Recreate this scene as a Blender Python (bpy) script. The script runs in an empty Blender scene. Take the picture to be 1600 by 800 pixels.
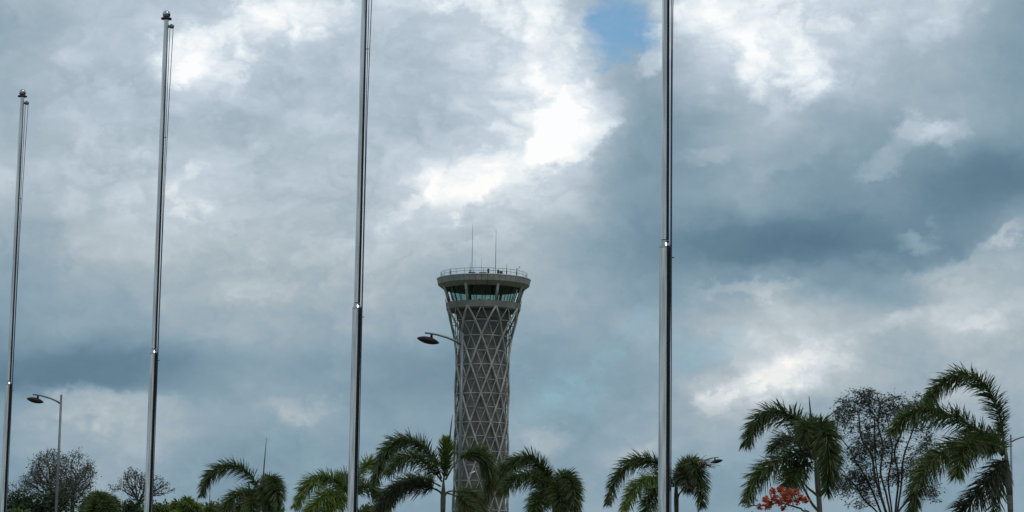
import bpy, math, random
import numpy as np
from mathutils import Vector, Matrix

R = math.radians
scene = bpy.context.scene
COL = scene.collection

# ------------------------------------------------------------------ camera
F_PX = 3500.0                      # focal length in pixels of a 1600 px wide frame
PITCH = math.atan(520.0 / F_PX)
ROLL = 0.014
EYE = Vector((0, 0, 1.6))
_f = Vector((0, math.cos(PITCH), math.sin(PITCH)))
_r0 = Vector((1, 0, 0))
_u0 = Vector((0, -math.sin(PITCH), math.cos(PITCH)))
_r = _r0 * math.cos(ROLL) + _u0 * math.sin(ROLL)
_u = _u0 * math.cos(ROLL) - _r0 * math.sin(ROLL)
cam_data = bpy.data.cameras.new('camera')
cam_data.sensor_width = 36.0
cam_data.lens = 36.0 * F_PX / 1600.0
cam_data.clip_start = 0.1
cam_data.clip_end = 20000
cam = bpy.data.objects.new('camera', cam_data)
COL.objects.link(cam)
M = Matrix((( _r.x, _u.x, -_f.x, EYE.x), (_r.y, _u.y, -_f.y, EYE.y), (_r.z, _u.z, -_f.z, EYE.z), (0, 0, 0, 1)))
cam.matrix_world = M
scene.camera = cam


def ray(px, py):
    return (_f + _r * ((px - 800) / F_PX) + _u * ((400 - py) / F_PX))


def at(px, py, Y):
    """the point at depth Y (metres north of the camera) seen towards px, py"""
    d = ray(px, py)
    return EYE + d * (Y / d.y)


scene.cycles.max_bounces = 5
scene.cycles.diffuse_bounces = 2
scene.cycles.glossy_bounces = 3

# ------------------------------------------------------------------ sky, sun, exposure
scene.view_settings.view_transform = 'Standard'
scene.view_settings.look = 'None'
scene.view_settings.exposure = 0.0
scene.view_settings.gamma = 1.0

SUN_EL, SUN_AZ = R(62), R(150)     # azimuth clockwise from north: high, behind the right shoulder
sun_data = bpy.data.lights.new('sun', 'SUN')
sun_data.energy = 0.8
sun_data.angle = R(14)
sun_data.color = (1.0, 0.96, 0.9)
sun = bpy.data.objects.new('sun', sun_data)
COL.objects.link(sun)
_sd = Vector((math.sin(SUN_AZ) * math.cos(SUN_EL), math.cos(SUN_AZ) * math.cos(SUN_EL), math.sin(SUN_EL)))
sun.rotation_euler = _sd.to_track_quat('Z', 'Y').to_euler()
sun.location = (0, 0, 60)


def lin(c):
    c = c / 255.0
    return c / 12.92 if c <= 0.04045 else ((c + 0.055) / 1.055) ** 2.4


def rgb(r, g, b):
    return (lin(r), lin(g), lin(b), 1.0)


class NT:
    """tiny helper to wire shader nodes"""
    def __init__(s, tree):
        s.t = tree
        s.n = tree.nodes
        s.l = tree.links

    def new(s, typ, **kw):
        n = s.n.new(typ)
        for k, v in kw.items():
            setattr(n, k, v)
        return n

    def link(s, a, b):
        s.l.new(a, b)

    def put(s, sock, v):
        if hasattr(v, 'is_output') or isinstance(v, bpy.types.NodeSocket):
            s.l.new(v, sock)
        else:
            sock.default_value = v

    def math(s, op, a, b=None, c=None, clamp=False):
        n = s.n.new('ShaderNodeMath')
        n.operation = op
        n.use_clamp = clamp
        s.put(n.inputs[0], a)
        if b is not None:
            s.put(n.inputs[1], b)
        if c is not None:
            s.put(n.inputs[2], c)
        return n.outputs[0]

    def vmath(s, op, a, b=None, scale=None):
        n = s.n.new('ShaderNodeVectorMath')
        n.operation = op
        s.put(n.inputs[0], a)
        if b is not None:
            s.put(n.inputs[1], b)
        if scale is not None:
            s.put(n.inputs['Scale'], scale)
        return n.outputs[1] if op in ('LENGTH', 'DOT_PRODUCT', 'DISTANCE') else n.outputs[0]

    def noise(s, vec, scale, detail=4, rough=0.55, lac=2.0, color=False, dist=0.0):
        n = s.n.new('ShaderNodeTexNoise')
        s.put(n.inputs['Vector'], vec)
        n.inputs['Scale'].default_value = scale
        n.inputs['Detail'].default_value = detail
        n.inputs['Roughness'].default_value = rough
        n.inputs['Lacunarity'].default_value = lac
        n.inputs['Distortion'].default_value = dist
        return n.outputs['Color'] if color else n.outputs[0]

    def ramp(s, fac, stops, interp='LINEAR'):
        n = s.n.new('ShaderNodeValToRGB')
        n.color_ramp.interpolation = interp
        el = n.color_ramp.elements
        while len(el) > 1:
            el.remove(el[-1])
        el[0].position, el[0].color = stops[0]
        for p, c in stops[1:]:
            e = el.new(p)
            e.color = c
        s.put(n.inputs[0], fac)
        return n.outputs[0]

    def mix(s, fac, a, b):
        n = s.n.new('ShaderNodeMix')
        n.data_type = 'RGBA'
        s.put(n.inputs[0], fac)
        s.put(n.inputs[6], a)
        s.put(n.inputs[7], b)
        return n.outputs[2]

    def maprange(s, v, a, b, c, d, kind='SMOOTHSTEP'):
        n = s.n.new('ShaderNodeMapRange')
        n.interpolation_type = kind
        s.put(n.inputs[0], v)
        for i, x in enumerate((a, b, c, d)):
            n.inputs[1 + i].default_value = x
        return n.outputs[0]


world = bpy.data.worlds.new('World')
scene.world = world
world.use_nodes = True
world.cycles.sampling_method = 'MANUAL'
world.cycles.sample_map_resolution = 256
w = NT(world.node_tree)
w.n.clear()
tc = w.new('ShaderNodeTexCoord')
direc = tc.outputs['Generated']
sep = w.new('ShaderNodeSeparateXYZ')
w.link(direc, sep.inputs[0])
az = w.math('MULTIPLY', w.math('ARCTAN2', sep.outputs[0], sep.outputs[1]), 35.0)
el = w.math('MULTIPLY', w.math('ARCSINE', sep.outputs[2]), 35.0)
comb = w.new('ShaderNodeCombineXYZ')
w.link(az, comb.inputs[0])
w.link(el, comb.inputs[1])
P = comb.outputs[0]                 # azimuth and elevation, 1 unit = 1.64 degrees
# noise lives on the direction sphere, squeezed vertically as cloud decks are in perspective
P3 = w.vmath('MULTIPLY', direc, (35.0, 35.0, 47.0))


def skyuv(px, py):
    d = ray(px, py).normalized()
    return math.atan2(d.x, d.y) * 35.0, math.asin(d.z) * 35.0


def centred(col, amp):
    v = w.vmath('SUBTRACT', col, (0.5, 0.5, 0.5))
    return w.vmath('MULTIPLY', v, (amp, amp, 0.0))


w_soft = centred(w.noise(P3, 0.55, 4, 0.5, color=True), 0.9)
w_puff = w.vmath('ADD', centred(w.noise(P3, 1.3, 8, 0.62, color=True), 1.25), centred(w.noise(P3, 4.6, 5, 0.6, color=True), 0.20))
P_puff = w.vmath('ADD', P, w_puff)


def blob(src, cx, cy, rx, ry, rot, amp, inner=0.0):
    """one cloud mass: centre and half sizes in 1/100 units, rot in degrees (anticlockwise)"""
    u, v = skyuv(cx, cy)
    m = w.new('ShaderNodeMapping', vector_type='TEXTURE')
    w.link(src, m.inputs[0])
    m.inputs[1].default_value = (u, v, 0)
    m.inputs[2].default_value = (0, 0, R(rot))
    m.inputs[3].default_value = (rx / 100.0, ry / 100.0, 1.0)
    r = w.vmath('LENGTH', m.outputs[0])
    return w.maprange(r, 1.0, inner, 0.0, amp)


# thickness of the cloud deck: bands of equal elevation, each varying with azimuth.
# Outside the mapped sector the same bands run on, mirrored, right round the sky.
DECK = [
    (0, (174, 180, 184, 210, 228, 216, 202, 212, 222, 200, 190, 228, 232, 220, 210, 192, 158)),
    (100, (172, 186, 188, 230, 212, 192, 190, 194, 216, 210, 168, 196, 238, 214, 184, 166, 150)),
    (200, (174, 190, 196, 190, 184, 188, 194, 198, 226, 230, 154, 158, 182, 160, 154, 160, 146)),
    (300, (192, 187, 198, 200, 192, 190, 198, 230, 226, 188, 146, 152, 150, 140, 140, 116, 116)),
    (390, (168, 180, 186, 188, 188, 192, 200, 186, 188, 158, 138, 124, 106, 108, 122, 134, 158)),
    (450, (152, 166, 170, 174, 182, 182, 184, 176, 174, 158, 150, 150, 148, 142, 158, 180, 182)),
    (500, (142, 154, 156, 164, 174, 170, 166, 160, 158, 154, 164, 172, 182, 178, 180, 192, 184)),
    (570, (124, 118, 120, 134, 152, 150, 142, 136, 142, 148, 152, 166, 204, 192, 176, 182, 176)),
    (605, (120, 114, 124, 140, 158, 158, 144, 138, 144, 148, 152, 184, 202, 186, 172, 176, 170)),
    (650, (146, 164, 168, 158, 158, 164, 154, 144, 150, 150, 158, 168, 174, 164, 160, 166, 164)),
    (720, (148, 160, 160, 148, 138, 144, 154, 152, 158, 156, 168, 158, 152, 152, 156, 158, 158)),
    (820, (146, 150, 150, 148, 144, 146, 150, 150, 152, 152, 156, 152, 150, 150, 152, 154, 154)),
]
Pw = w.vmath('ADD', P, w.vmath('ADD', w_soft, w.vmath('MULTIPLY', w_puff, (0.45, 0.45, 0.0))))
sp = w.new('ShaderNodeSeparateXYZ')
w.link(Pw, sp.inputs[0])
uw, vw = sp.outputs[0], sp.outputs[1]
u0 = skyuv(0, 300)[0]
u1 = skyuv(1600, 300)[0]
xx = w.math('PINGPONG', w.math('DIVIDE', w.math('SUBTRACT', uw, u0), u1 - u0), 1.0)
vc = w.math('MULTIPLY_ADD', uw, -ROLL, vw)
v_top = skyuv(800, 0)[1]
over = w.math('SUBTRACT', vc, v_top)
vc = w.math('MINIMUM', vc, w.math('SUBTRACT', v_top, w.math('PINGPONG', over, 7.0)))
deck = None
for py, vals in DECK[::-1]:
    n = w.n.new('ShaderNodeValToRGB')
    n.color_ramp.interpolation = 'CARDINAL'
    e = n.color_ramp.elements
    e[0].position, e[1].position = 0.0, 1.0
    for i in range(1, 16):
        e.new(i / 16.0)
    for i, val in enumerate(vals):
        e[i].color = (val / 255.0,) * 3 + (1,)
    w.link(xx, n.inputs[0])
    row = n.outputs[0]
    v_here = skyuv(800, py)[1]
    if deck is None:
        deck = row
    else:
        deck = w.mix(w.maprange(vc, v_prev, v_here, 0.0, 1.0), deck, row)
    v_prev = v_here
rgb2bw = w.new('ShaderNodeRGBToBW')
w.link(deck, rgb2bw.inputs[0])
total = rgb2bw.outputs[0]
# behind the viewer the deck evens out
back = w.maprange(w.math('ABSOLUTE', az), 45.0, 75.0, 0.0, 1.0)
total = w.math('ADD', w.math('MULTIPLY', total, w.math('SUBTRACT', 1.0, back)), w.math('MULTIPLY', back, 0.68))

PUFF = [
    # sunlit cumulus with harder edges (positive) and the shade beside them (negative)
    (285, 85, 70, 58, 10, 0.10, 0.3),
    (370, 60, 60, 40, 10, 0.06, 0.2),
    (480, 30, 110, 46, 10, 0.07, 0.2),
    (100, 95, 60, 30, 20, 0.04, 0.1),
    (690, 10, 130, 24, 0, 0.06, 0.2),
    (820, 25, 90, 40, 10, 0.06, 0.3),
    (862, 70, 52, 110, 5, 0.07, 0.6),
    (898, 195, 100, 62, 40, 0.07, 0.78),
    (825, 235, 130, 62, 30, 0.04, 0.5),
    (740, 285, 120, 50, 24, 0.05, 0.5),
    (640, 335, 90, 22, 35, 0.06, 0.3),
    (1012, 80, 36, 50, -20, 0.16, 0.5),
    (1165, 80, 90, 80, 0, 0.06, 0.1),
    (1175, 130, 40, 40, 0, 0.06, 0.2),
    (1270, 120, 58, 52, 0, 0.13, 0.1),
    (1110, 30, 60, 50, 0, 0.06, 0.2),
    (1470, 40, 60, 24, 30, 0.06, 0.1),
    (1432, 205, 62, 40, 15, 0.13, 0.35),
    (1480, 210, 50, 30, 30, 0.09, 0.3),
    (1375, 255, 60, 28, 15, 0.09, 0.2),
    (1240, 250, 120, 30, 20, 0.04, 0.1),
    (1100, 240, 60, 26, 25, 0.05, 0.2),
    (1170, 608, 120, 44, 30, 0.08, 0.3),
    (1255, 572, 110, 60, 15, 0.10, 0.25),
    (1120, 625, 60, 18, 20, 0.06, 0.3),
    (1575, 372, 52, 22, 35, 0.15, 0.0),
    (1430, 375, 52, 20, 5, 0.10, 0.1),
    (1500, 420, 110, 26, 10, 0.07, 0.2),
    (1180, 450, 110, 22, 3, 0.09, 0.3),
    (1400, 500, 120, 30, 12, 0.06, 0.2),
    (1530, 510, 60, 28, 20, 0.06, 0.2),
    (110, 310, 40, 60, -25, 0.06, 0.1),
    (215, 240, 40, 30, 30, 0.06, 0.2),
    (290, 310, 60, 30, 0, 0.05, 0.1),
    (390, 240, 60, 26, 20, 0.05, 0.1),
    (420, 455, 110, 46, 0, 0.06, 0.1),
    (170, 640, 150, 34, 5, 0.08, 0.3),
    (240, 680, 90, 40, 0, 0.05, 0.2),
    (470, 640, 80, 30, 5, 0.08, 0.2),
    (850, 695, 60, 34, 10, 0.09, 0.1),
    (1000, 710, 80, 34, 10, 0.07, 0.1),
    (400, 250, 60, 40, 0, -0.03, 0.1),
    (760, 345, 90, 30, 20, -0.09, 0.3),
    (965, 255, 70, 50, 60, -0.05, 0.2),
]
for b in PUFF:
    total = w.math('ADD', total, blob(P_puff, *b))
low = w.maprange(el, 3.6, 6.4, 1.0, 0.0)          # thinner, smoother deck towards the horizon
P_bil = w.vmath('ADD', P3, w_puff)
n_mid = w.math('SUBTRACT', w.noise(P_bil, 0.65, 8, 0.52), 0.5)
n_fine = w.math('SUBTRACT', w.math('MULTIPLY', w.math('ABSOLUTE', w.math('SUBTRACT', w.noise(P_bil, 1.25, 6, 0.5), 0.5)), 3.2), 0.36)   # billows: round lumps, dark creases
amp_mid = w.maprange(total, 0.45, 0.85, 0.12, 0.30, 'LINEAR')
amp_fine = w.maprange(total, 0.62, 0.90, 0.03, 0.17, 'LINEAR')
total = w.math('MULTIPLY_ADD', n_mid, amp_mid, total)
total = w.math('MULTIPLY_ADD', n_fine, amp_fine, total)
cloud_col = w.ramp(total, [
    (0.36, rgb(82, 108, 130)),
    (0.47, rgb(102, 131, 150)),
    (0.58, rgb(133, 158, 173)),
    (0.70, rgb(167, 184, 196)),
    (0.80, rgb(194, 208, 220)),
    (0.90, rgb(230, 238, 243)),
    (0.98, rgb(252, 253, 254)),
])
# low clouds are seen through more air and read warmer
warm = w.math('MULTIPLY', w.maprange(el, 3.8, 7.6, 1.0, 0.0), w.maprange(total, 0.58, 0.72, 0.0, 1.0))
cloud_col = w.mix(warm, cloud_col, w.vmath('MULTIPLY', cloud_col, (1.05, 1.0, 0.945)))
# openings where clear sky shows through the deck
HOLES = [
    (968, 38, 92, 88, 0, 1.0, 0.15),
    (948, 92, 34, 34, 0, 0.4, 0.0),
    (880, 620, 220, 120, 0, 0.42, 0.0),
    (1110, 545, 130, 50, 25, 0.42, 0.0),
    (1000, 520, 150, 60, 0, 0.35, 0.0),
    (425, 4, 50, 16, 0, 0.45, 0.0),
    (520, 710, 300, 60, 0, 0.25, 0.0),
    (1100, 720, 300, 70, 0, 0.25, 0.0),
]
hole = 0.0
for b in HOLES:
    hole = w.math('ADD', hole, blob(P_puff, *b))
n_hole = w.math('SUBTRACT', w.noise(P_bil, 1.4, 8, 0.6), 0.5)
hole = w.math('MULTIPLY_ADD', n_hole, 0.9, hole)
hole = w.maprange(hole, 0.12, 1.15, 0.0, 0.92)
sky_tex = w.new('ShaderNodeTexSky', sky_type='NISHITA', sun_disc=False, sun_elevation=SUN_EL, sun_rotation=SUN_AZ)
bg_sky = w.new('ShaderNodeBackground')
w.link(w.vmath('MULTIPLY', sky_tex.outputs[0], (0.67, 0.97, 1.05)), bg_sky.inputs[0])
bg_sky.inputs[1].default_value = 0.12
bg_cloud = w.new('ShaderNodeBackground')
w.link(cloud_col, bg_cloud.inputs[0])
bg_cloud.inputs[1].default_value = 1.0
mixs = w.new('ShaderNodeMixShader')
w.link(hole, mixs.inputs[0])
w.link(bg_cloud.outputs[0], mixs.inputs[1])
w.link(bg_sky.outputs[0], mixs.inputs[2])
wout = w.new('ShaderNodeOutputWorld')
w.link(mixs.outputs[0], wout.inputs[0])

# ------------------------------------------------------------------ materials


def material(name, col, rough=0.6, metal=0.0, var=0.25, scale=3.0, col2=None, stretch=(1, 1, 1), bump=0.0, island=False, transl=0.0, spec=0.5):
    m = bpy.data.materials.new(name)
    m.use_nodes = True
    t = NT(m.node_tree)
    bs = t.n['Principled BSDF']
    out = t.n['Material Output']
    tcn = t.new('ShaderNodeTexCoord')
    v = t.vmath('MULTIPLY', tcn.outputs['Object'], stretch)
    n = t.noise(v, scale, 6, 0.6)
    c1 = tuple(col) + (1.0,)
    c2 = tuple(col2) + (1.0,) if col2 else tuple(x * (1 - var) for x in col) + (1.0,)
    f = t.maprange(n, 0.32, 0.68, 0.0, 1.0)
    if island:
        g = t.new('ShaderNodeNewGeometry')
        f = t.math('ADD', t.math('MULTIPLY', f, 0.4), t.math('MULTIPLY', g.outputs['Random Per Island'], 0.6))
    c = t.mix(f, c1, c2)
    t.link(c, bs.inputs['Base Color'])
    rr = t.maprange(n, 0.3, 0.7, max(0.0, rough - 0.06), min(1.0, rough + 0.08))
    t.link(rr, bs.inputs['Roughness'])
    bs.inputs['Metallic'].default_value = metal
    bs.inputs['Specular IOR Level'].default_value = spec
    if bump:
        b = t.new('ShaderNodeBump')
        b.inputs['Strength'].default_value = bump
        b.inputs['Distance'].default_value = 0.02
        t.link(t.noise(v, scale * 6, 5, 0.65), b.inputs['Height'])
        t.link(b.outputs[0], bs.inputs['Normal'])
    if transl:
        tr = t.new('ShaderNodeBsdfTranslucent')
        t.link(t.mix(0.5, c, (0.10, 0.16, 0.02, 1)), tr.inputs[0])
        mx = t.new('ShaderNodeMixShader')
        mx.inputs[0].default_value = transl
        t.link(bs.outputs[0], mx.inputs[1])
        t.link(tr.outputs[0], mx.inputs[2])
        t.link(mx.outputs[0], out.inputs[0])
    return m


MAT = {}
MAT['steel'] = material('brushed_steel', (0.72, 0.715, 0.695), 0.14, 1.0, 0.4, 2.0, stretch=(14, 14, 0.6))
MAT['chrome'] = material('polished_steel', (0.48, 0.48, 0.48), 0.08, 1.0, 0.15, 4.0)
MAT['rope'] = material('halyard_rope', (0.10, 0.10, 0.14), 0.9, 0, 0.4, 40)
MAT['galv'] = material('galvanised_steel', (0.19, 0.205, 0.215), 0.45, 0.5, 0.3, 1.5)
MAT['lamp'] = material('lamp_housing', (0.026, 0.015, 0.018), 0.55, 0, 0.3, 6, spec=0.2)
MAT['diffuser'] = material('lamp_diffuser', (0.03, 0.02, 0.022), 0.4, 0, 0.2, 6, spec=0.25)
MAT['core'] = material('core_concrete', (0.19, 0.188, 0.172), 0.9, 0, 0.3, 0.45, col2=(0.105, 0.107, 0.10), stretch=(1, 1, 0.35), bump=0.3)
MAT['lattice'] = material('lattice_paint', (0.45, 0.438, 0.40), 0.6, 0, 0.45, 0.6, bump=0.1)
MAT['fascia'] = material('fascia_panel', (0.31, 0.302, 0.275), 0.55, 0, 0.25, 0.9, stretch=(1, 1, 0.4))
MAT['parapet'] = material('pale_roof_coping', (0.72, 0.73, 0.72), 0.5, 0, 0.2, 2)
MAT['band'] = material('gallery_concrete', (0.245, 0.24, 0.217), 0.8, 0, 0.3, 0.8, stretch=(1, 1, 0.3), bump=0.2)
MAT['soffit'] = material('dark_soffit', (0.085, 0.095, 0.093), 0.7, 0, 0.3, 1)
MAT['dark'] = material('dark_equipment', (0.04, 0.042, 0.045), 0.6, 0, 0.3, 4)
MAT['dark_glass'] = material('dark_curtain_glass', (0.012, 0.014, 0.016), 0.25, 0, 0.3, 1, spec=0.25)
MAT['rail'] = material('rail_paint', (0.22, 0.23, 0.23), 0.45, 0.2, 0.2, 3)
MAT['white'] = material('white_paint', (0.78, 0.79, 0.78), 0.4, 0, 0.1, 3)
MAT['frond'] = material('palm_leaflet', (0.15, 0.19, 0.06), 0.42, 0, 0.5, 1.2, col2=(0.042, 0.068, 0.03), island=True, transl=0.3, spec=0.4)
MAT['frond_light'] = material('bright_palm_leaflet', (0.25, 0.32, 0.065), 0.42, 0, 0.5, 1.2, col2=(0.09, 0.14, 0.035), island=True, transl=0.28, spec=0.4)
MAT['frond_dry'] = material('dull_palm_leaflet', (0.10, 0.105, 0.065), 0.6, 0, 0.5, 1.2, col2=(0.038, 0.046, 0.03), island=True, transl=0.2, spec=0.3)
MAT['rachis'] = material('palm_rachis', (0.11, 0.13, 0.05), 0.5, 0, 0.3, 8)
MAT['dry'] = material('dry_flower_stalk', (0.26, 0.18, 0.15), 0.9, 0, 0.4, 8)
MAT['palm_trunk'] = material('palm_trunk', (0.18, 0.175, 0.15), 0.85, 0, 0.4, 3, stretch=(1, 1, 7), bump=0.6)
MAT['crownshaft'] = material('palm_crownshaft', (0.12, 0.13, 0.085), 0.5, 0, 0.3, 3, stretch=(4, 4, 1))
MAT['bark'] = material('dark_bark', (0.075, 0.062, 0.052), 0.9, 0, 0.4, 4, bump=0.6)
MAT['greybark'] = material('grey_bark', (0.115, 0.105, 0.095), 0.9, 0, 0.4, 4, bump=0.6)
MAT['leaf_dull'] = material('dull_leaf', (0.12, 0.12, 0.08), 0.6, 0, 0.5, 2, col2=(0.075, 0.066, 0.052), island=True, transl=0.15)
MAT['leaf_grey'] = material('dark_small_leaf', (0.10, 0.12, 0.075), 0.55, 0, 0.5, 2, col2=(0.045, 0.06, 0.04), island=True, transl=0.35)
MAT['leaf_dark'] = material('dark_shrub_leaf', (0.034, 0.058, 0.022), 0.5, 0, 0.5, 2, col2=(0.016, 0.028, 0.013), island=True, transl=0.15)
MAT['leaf_light'] = material('yellow_green_leaf', (0.13, 0.17, 0.04), 0.5, 0, 0.5, 2, col2=(0.05, 0.085, 0.022), island=True, transl=0.25)
MAT['blossom'] = material('red_blossom', (0.85, 0.28, 0.15), 0.55, 0, 0.4, 6, col2=(0.70, 0.10, 0.06), island=True, transl=0.2)
MAT['grass'] = material('mown_grass', (0.065, 0.10, 0.03), 0.9, 0, 0.4, 0.15, col2=(0.09, 0.10, 0.045), bump=0.5)
MAT['paving'] = material('grey_paving', (0.23, 0.225, 0.21), 0.85, 0, 0.25, 0.6, bump=0.3)


def glass_material():
    m = bpy.data.materials.new('teal_glass')
    m.use_nodes = True
    t = NT(m.node_tree)
    t.n.remove(t.n['Principled BSDF'])
    out = t.n['Material Output']
    tr = t.new('ShaderNodeBsdfTransparent')
    tr.inputs[0].default_value = (0.55, 0.71, 0.67, 1)
    gl = t.new('ShaderNodeBsdfGlossy')
    gl.inputs[0].default_value = (0.8, 0.85, 0.85, 1)
    gl.inputs['Roughness'].default_value = 0.03
    fr = t.new('ShaderNodeLayerWeight')
    fac = t.math('MULTIPLY_ADD', t.math('POWER', fr.outputs['Facing'], 4.0), 0.5, 0.07)
    mx = t.new('ShaderNodeMixShader')
    t.link(fac, mx.inputs[0])
    t.link(tr.outputs[0], mx.inputs[1])
    t.link(gl.outputs[0], mx.inputs[2])
    t.link(mx.outputs[0], out.inputs[0])
    return m


MAT['glass'] = glass_material()

# ------------------------------------------------------------------ mesh helpers


def frame_of(t):
    t = t.normalized()
    a = Vector((0, 0, 1)) if abs(t.z) < 0.9 else Vector((1, 0, 0))
    x = t.cross(a).normalized()
    return x, t.cross(x).normalized()


class MB:
    def __init__(s):
        s.v, s.f, s.m = [], [], []

    def face(s, pts, mi=0):
        i = len(s.v)
        s.v.extend(tuple(p) for p in pts)
        s.f.append(tuple(range(i, i + len(pts))))
        s.m.append(mi)

    def tube(s, pts, radii, n=8, mi=0, cap=True, closed=False):
        pts = [Vector(p) for p in pts]
        if not hasattr(radii, '__len__'):
            radii = [radii] * len(pts)
        base = len(s.v)
        k = len(pts)
        prev = None
        for i, p in enumerate(pts):
            if closed:
                t = pts[(i + 1) % k] - pts[i - 1]
            else:
                t = pts[min(i + 1, k - 1)] - pts[max(i - 1, 0)]
            if prev is None:
                x, y = frame_of(t)
            else:
                tn = t.normalized()
                x = (prev - tn * prev.dot(tn)).normalized()
                y = tn.cross(x)
            prev = x
            for j in range(n):
                a = 2 * math.pi * j / n
                s.v.append(tuple(p + (x * math.cos(a) + y * math.sin(a)) * radii[i]))
        for i in range(k if closed else k - 1):
            for j in range(n):
                a = base + i * n + j
                b = base + i * n + (j + 1) % n
                c = base + ((i + 1) % k) * n + (j + 1) % n
                d = base + ((i + 1) % k) * n + j
                s.f.append((a, b, c, d))
                s.m.append(mi)
        if cap and not closed:
            s.f.append(tuple(base + j for j in range(n))[::-1])
            s.f.append(tuple(base + (k - 1) * n + j for j in range(n)))
            s.m += [mi, mi]

    def lathe(s, prof, n=32, mi=0, centre=(0, 0, 0), a0=0.0, a1=None, closed_profile=False):
        """prof: list of (r, z); full turn unless a1 is given"""
        base = len(s.v)
        full = a1 is None
        steps = n if full else n + 1
        for i in range(steps):
            a = (2 * math.pi * i / n) if full else a0 + (a1 - a0) * i / n
            for r, z in prof:
                s.v.append((centre[0] + r * math.sin(a), centre[1] - r * math.cos(a), centre[2] + z))
        k = len(prof)
        kk = k if closed_profile else k - 1
        for i in range(n):
            i2 = (i + 1) % steps
            for j in range(kk):
                j2 = (j + 1) % k
                s.f.append((base + i * k + j, base + i2 * k + j, base + i2 * k + j2, base + i * k + j2))
                s.m.append(mi)
        if not full and closed_profile:
            s.f.append(tuple(base + j for j in range(k)))
            s.f.append(tuple(base + n * k + j for j in range(k))[::-1])
            s.m += [mi, mi]

    def box(s, c, size, mi=0, rz=0.0):
        cx, cy, cz = c
        hx, hy, hz = size[0] / 2, size[1] / 2, size[2] / 2
        base = len(s.v)
        for dz in (-hz, hz):
            for dx, dy in ((-hx, -hy), (hx, -hy), (hx, hy), (-hx, hy)):
                x = dx * math.cos(rz) - dy * math.sin(rz)
                y = dx * math.sin(rz) + dy * math.cos(rz)
                s.v.append((cx + x, cy + y, cz + dz))
        for q in ((0, 3, 2, 1), (4, 5, 6, 7), (0, 1, 5, 4), (1, 2, 6, 5), (2, 3, 7, 6), (3, 0, 4, 7)):
            s.f.append(tuple(base + i for i in q))
            s.m.append(mi)

    def mesh(s, name, mats, smooth=True):
        me = bpy.data.meshes.new(name)
        me.from_pydata(s.v, [], s.f)
        for m in (mats if isinstance(mats, (list, tuple)) else [mats]):
            me.materials.append(MAT[m])
        if len(set(s.m)) > 1:
            me.polygons.foreach_set('material_index', s.m)
        if smooth:
            me.polygons.foreach_set('use_smooth', [True] * len(s.f))
        me.update()
        return me

    def build(s, name, mats, parent=None, smooth=True, loc=None):
        o = bpy.data.objects.new(name, s.mesh(name, mats, smooth))
        COL.objects.link(o)
        if parent:
            o.parent = parent
        if loc is not None:
            o.location = loc
        return o


def auto_sharp(o, deg=35):
    me = o.data
    try:
        me.set_sharp_from_angle(angle=R(deg))
    except Exception:
        pass
    return o


def empty(name, loc):
    o = bpy.data.objects.new(name, None)
    o.empty_display_size = 0.5
    COL.objects.link(o)
    o.location = loc
    return o


def tag(o, label=None, cat=None, group=None, kind=None):
    if label:
        o['label'] = label
    if cat:
        o['category'] = cat
    if group:
        o['group'] = group
    if kind:
        o['kind'] = kind
    return o


# ------------------------------------------------------------------ setting: ground
g = MB()
g.face([(-3000, -3000, 0), (3000, -3000, 0), (3000, 9000, 0), (-3000, 9000, 0)])
tag(g.build('ground', 'grass', smooth=False), kind='structure')
g = MB()
g.box((-4, 14, 0.06), (60, 76, 0.12))
tag(g.build('pavement', 'paving', smooth=False), kind='structure')

# ------------------------------------------------------------------ control tower
TD = 300.0
T_top = at(756, 437.5, TD)
TX = T_top.x
PXM = (at(757, 440, TD) - at(756, 440, TD)).length


def tz(py):
    return at(756, py, TD).z


tower = empty('control_tower', (TX, TD, 0))
tag(tower, 'tall grey airport control tower with white diagonal lattice and glazed cab', 'tower')
ROT = R(-2.0)


def rad_px(py):
    tab = [(470, 60), (487, 57.5), (500, 54), (512, 50), (522, 47), (535, 44.6), (550, 43.2), (567, 42.5), (600, 42.2), (660, 42.2), (720, 42.4), (800, 43.0), (930, 45.0)]
    for (a, ra), (b, rb) in zip(tab, tab[1:]):
        if py <= b:
            t = max(0.0, (py - a) / (b - a))
            return ra + (rb - ra) * t
    return tab[-1][1]


ZB = tz(484)           # top of lattice


def lat_r(z):
    # invert tz approximately: linear within the tower's range
    y0, y1 = 430.0, 930.0
    z0, z1 = tz(y0), tz(y1)
    py = y0 + (z - z0) / (z1 - z0) * (y1 - y0)
    return rad_px(py) * PXM


def cyl(r, a, z):
    return Vector((r * math.sin(a), -r * math.cos(a), z))


ROW0 = tz(522 + 6)      # a ring row where heavy members cross at the front (axis height)
STEP = tz(567 + 5.6) - ROW0        # negative: two rings further down
Z_LOW = 0.25
turn_per_m = R(22.5) / abs(STEP)
N_SEG = 46
for k in range(8):
    for heavy in (True, False):
        for sgn in (1, -1):
            a_ref = ROT + k * R(45) + (0 if heavy else R(22.5))
            pts = []
            off = (0.05 if heavy else 0.0) + (0.04 if sgn > 0 else 0.0)
            for i in range(N_SEG + 1):
                z = Z_LOW + (ZB - Z_LOW) * i / N_SEG
                a = a_ref + sgn * (z - ROW0) * turn_per_m
                pts.append(cyl(lat_r(z) - 0.12 + off, a, z))
            b = MB()
            b.tube(pts, 0.135 if heavy else 0.062, 6)
            b.build('heavy_diagonal' if heavy else 'slim_diagonal', 'lattice', tower)
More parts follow.
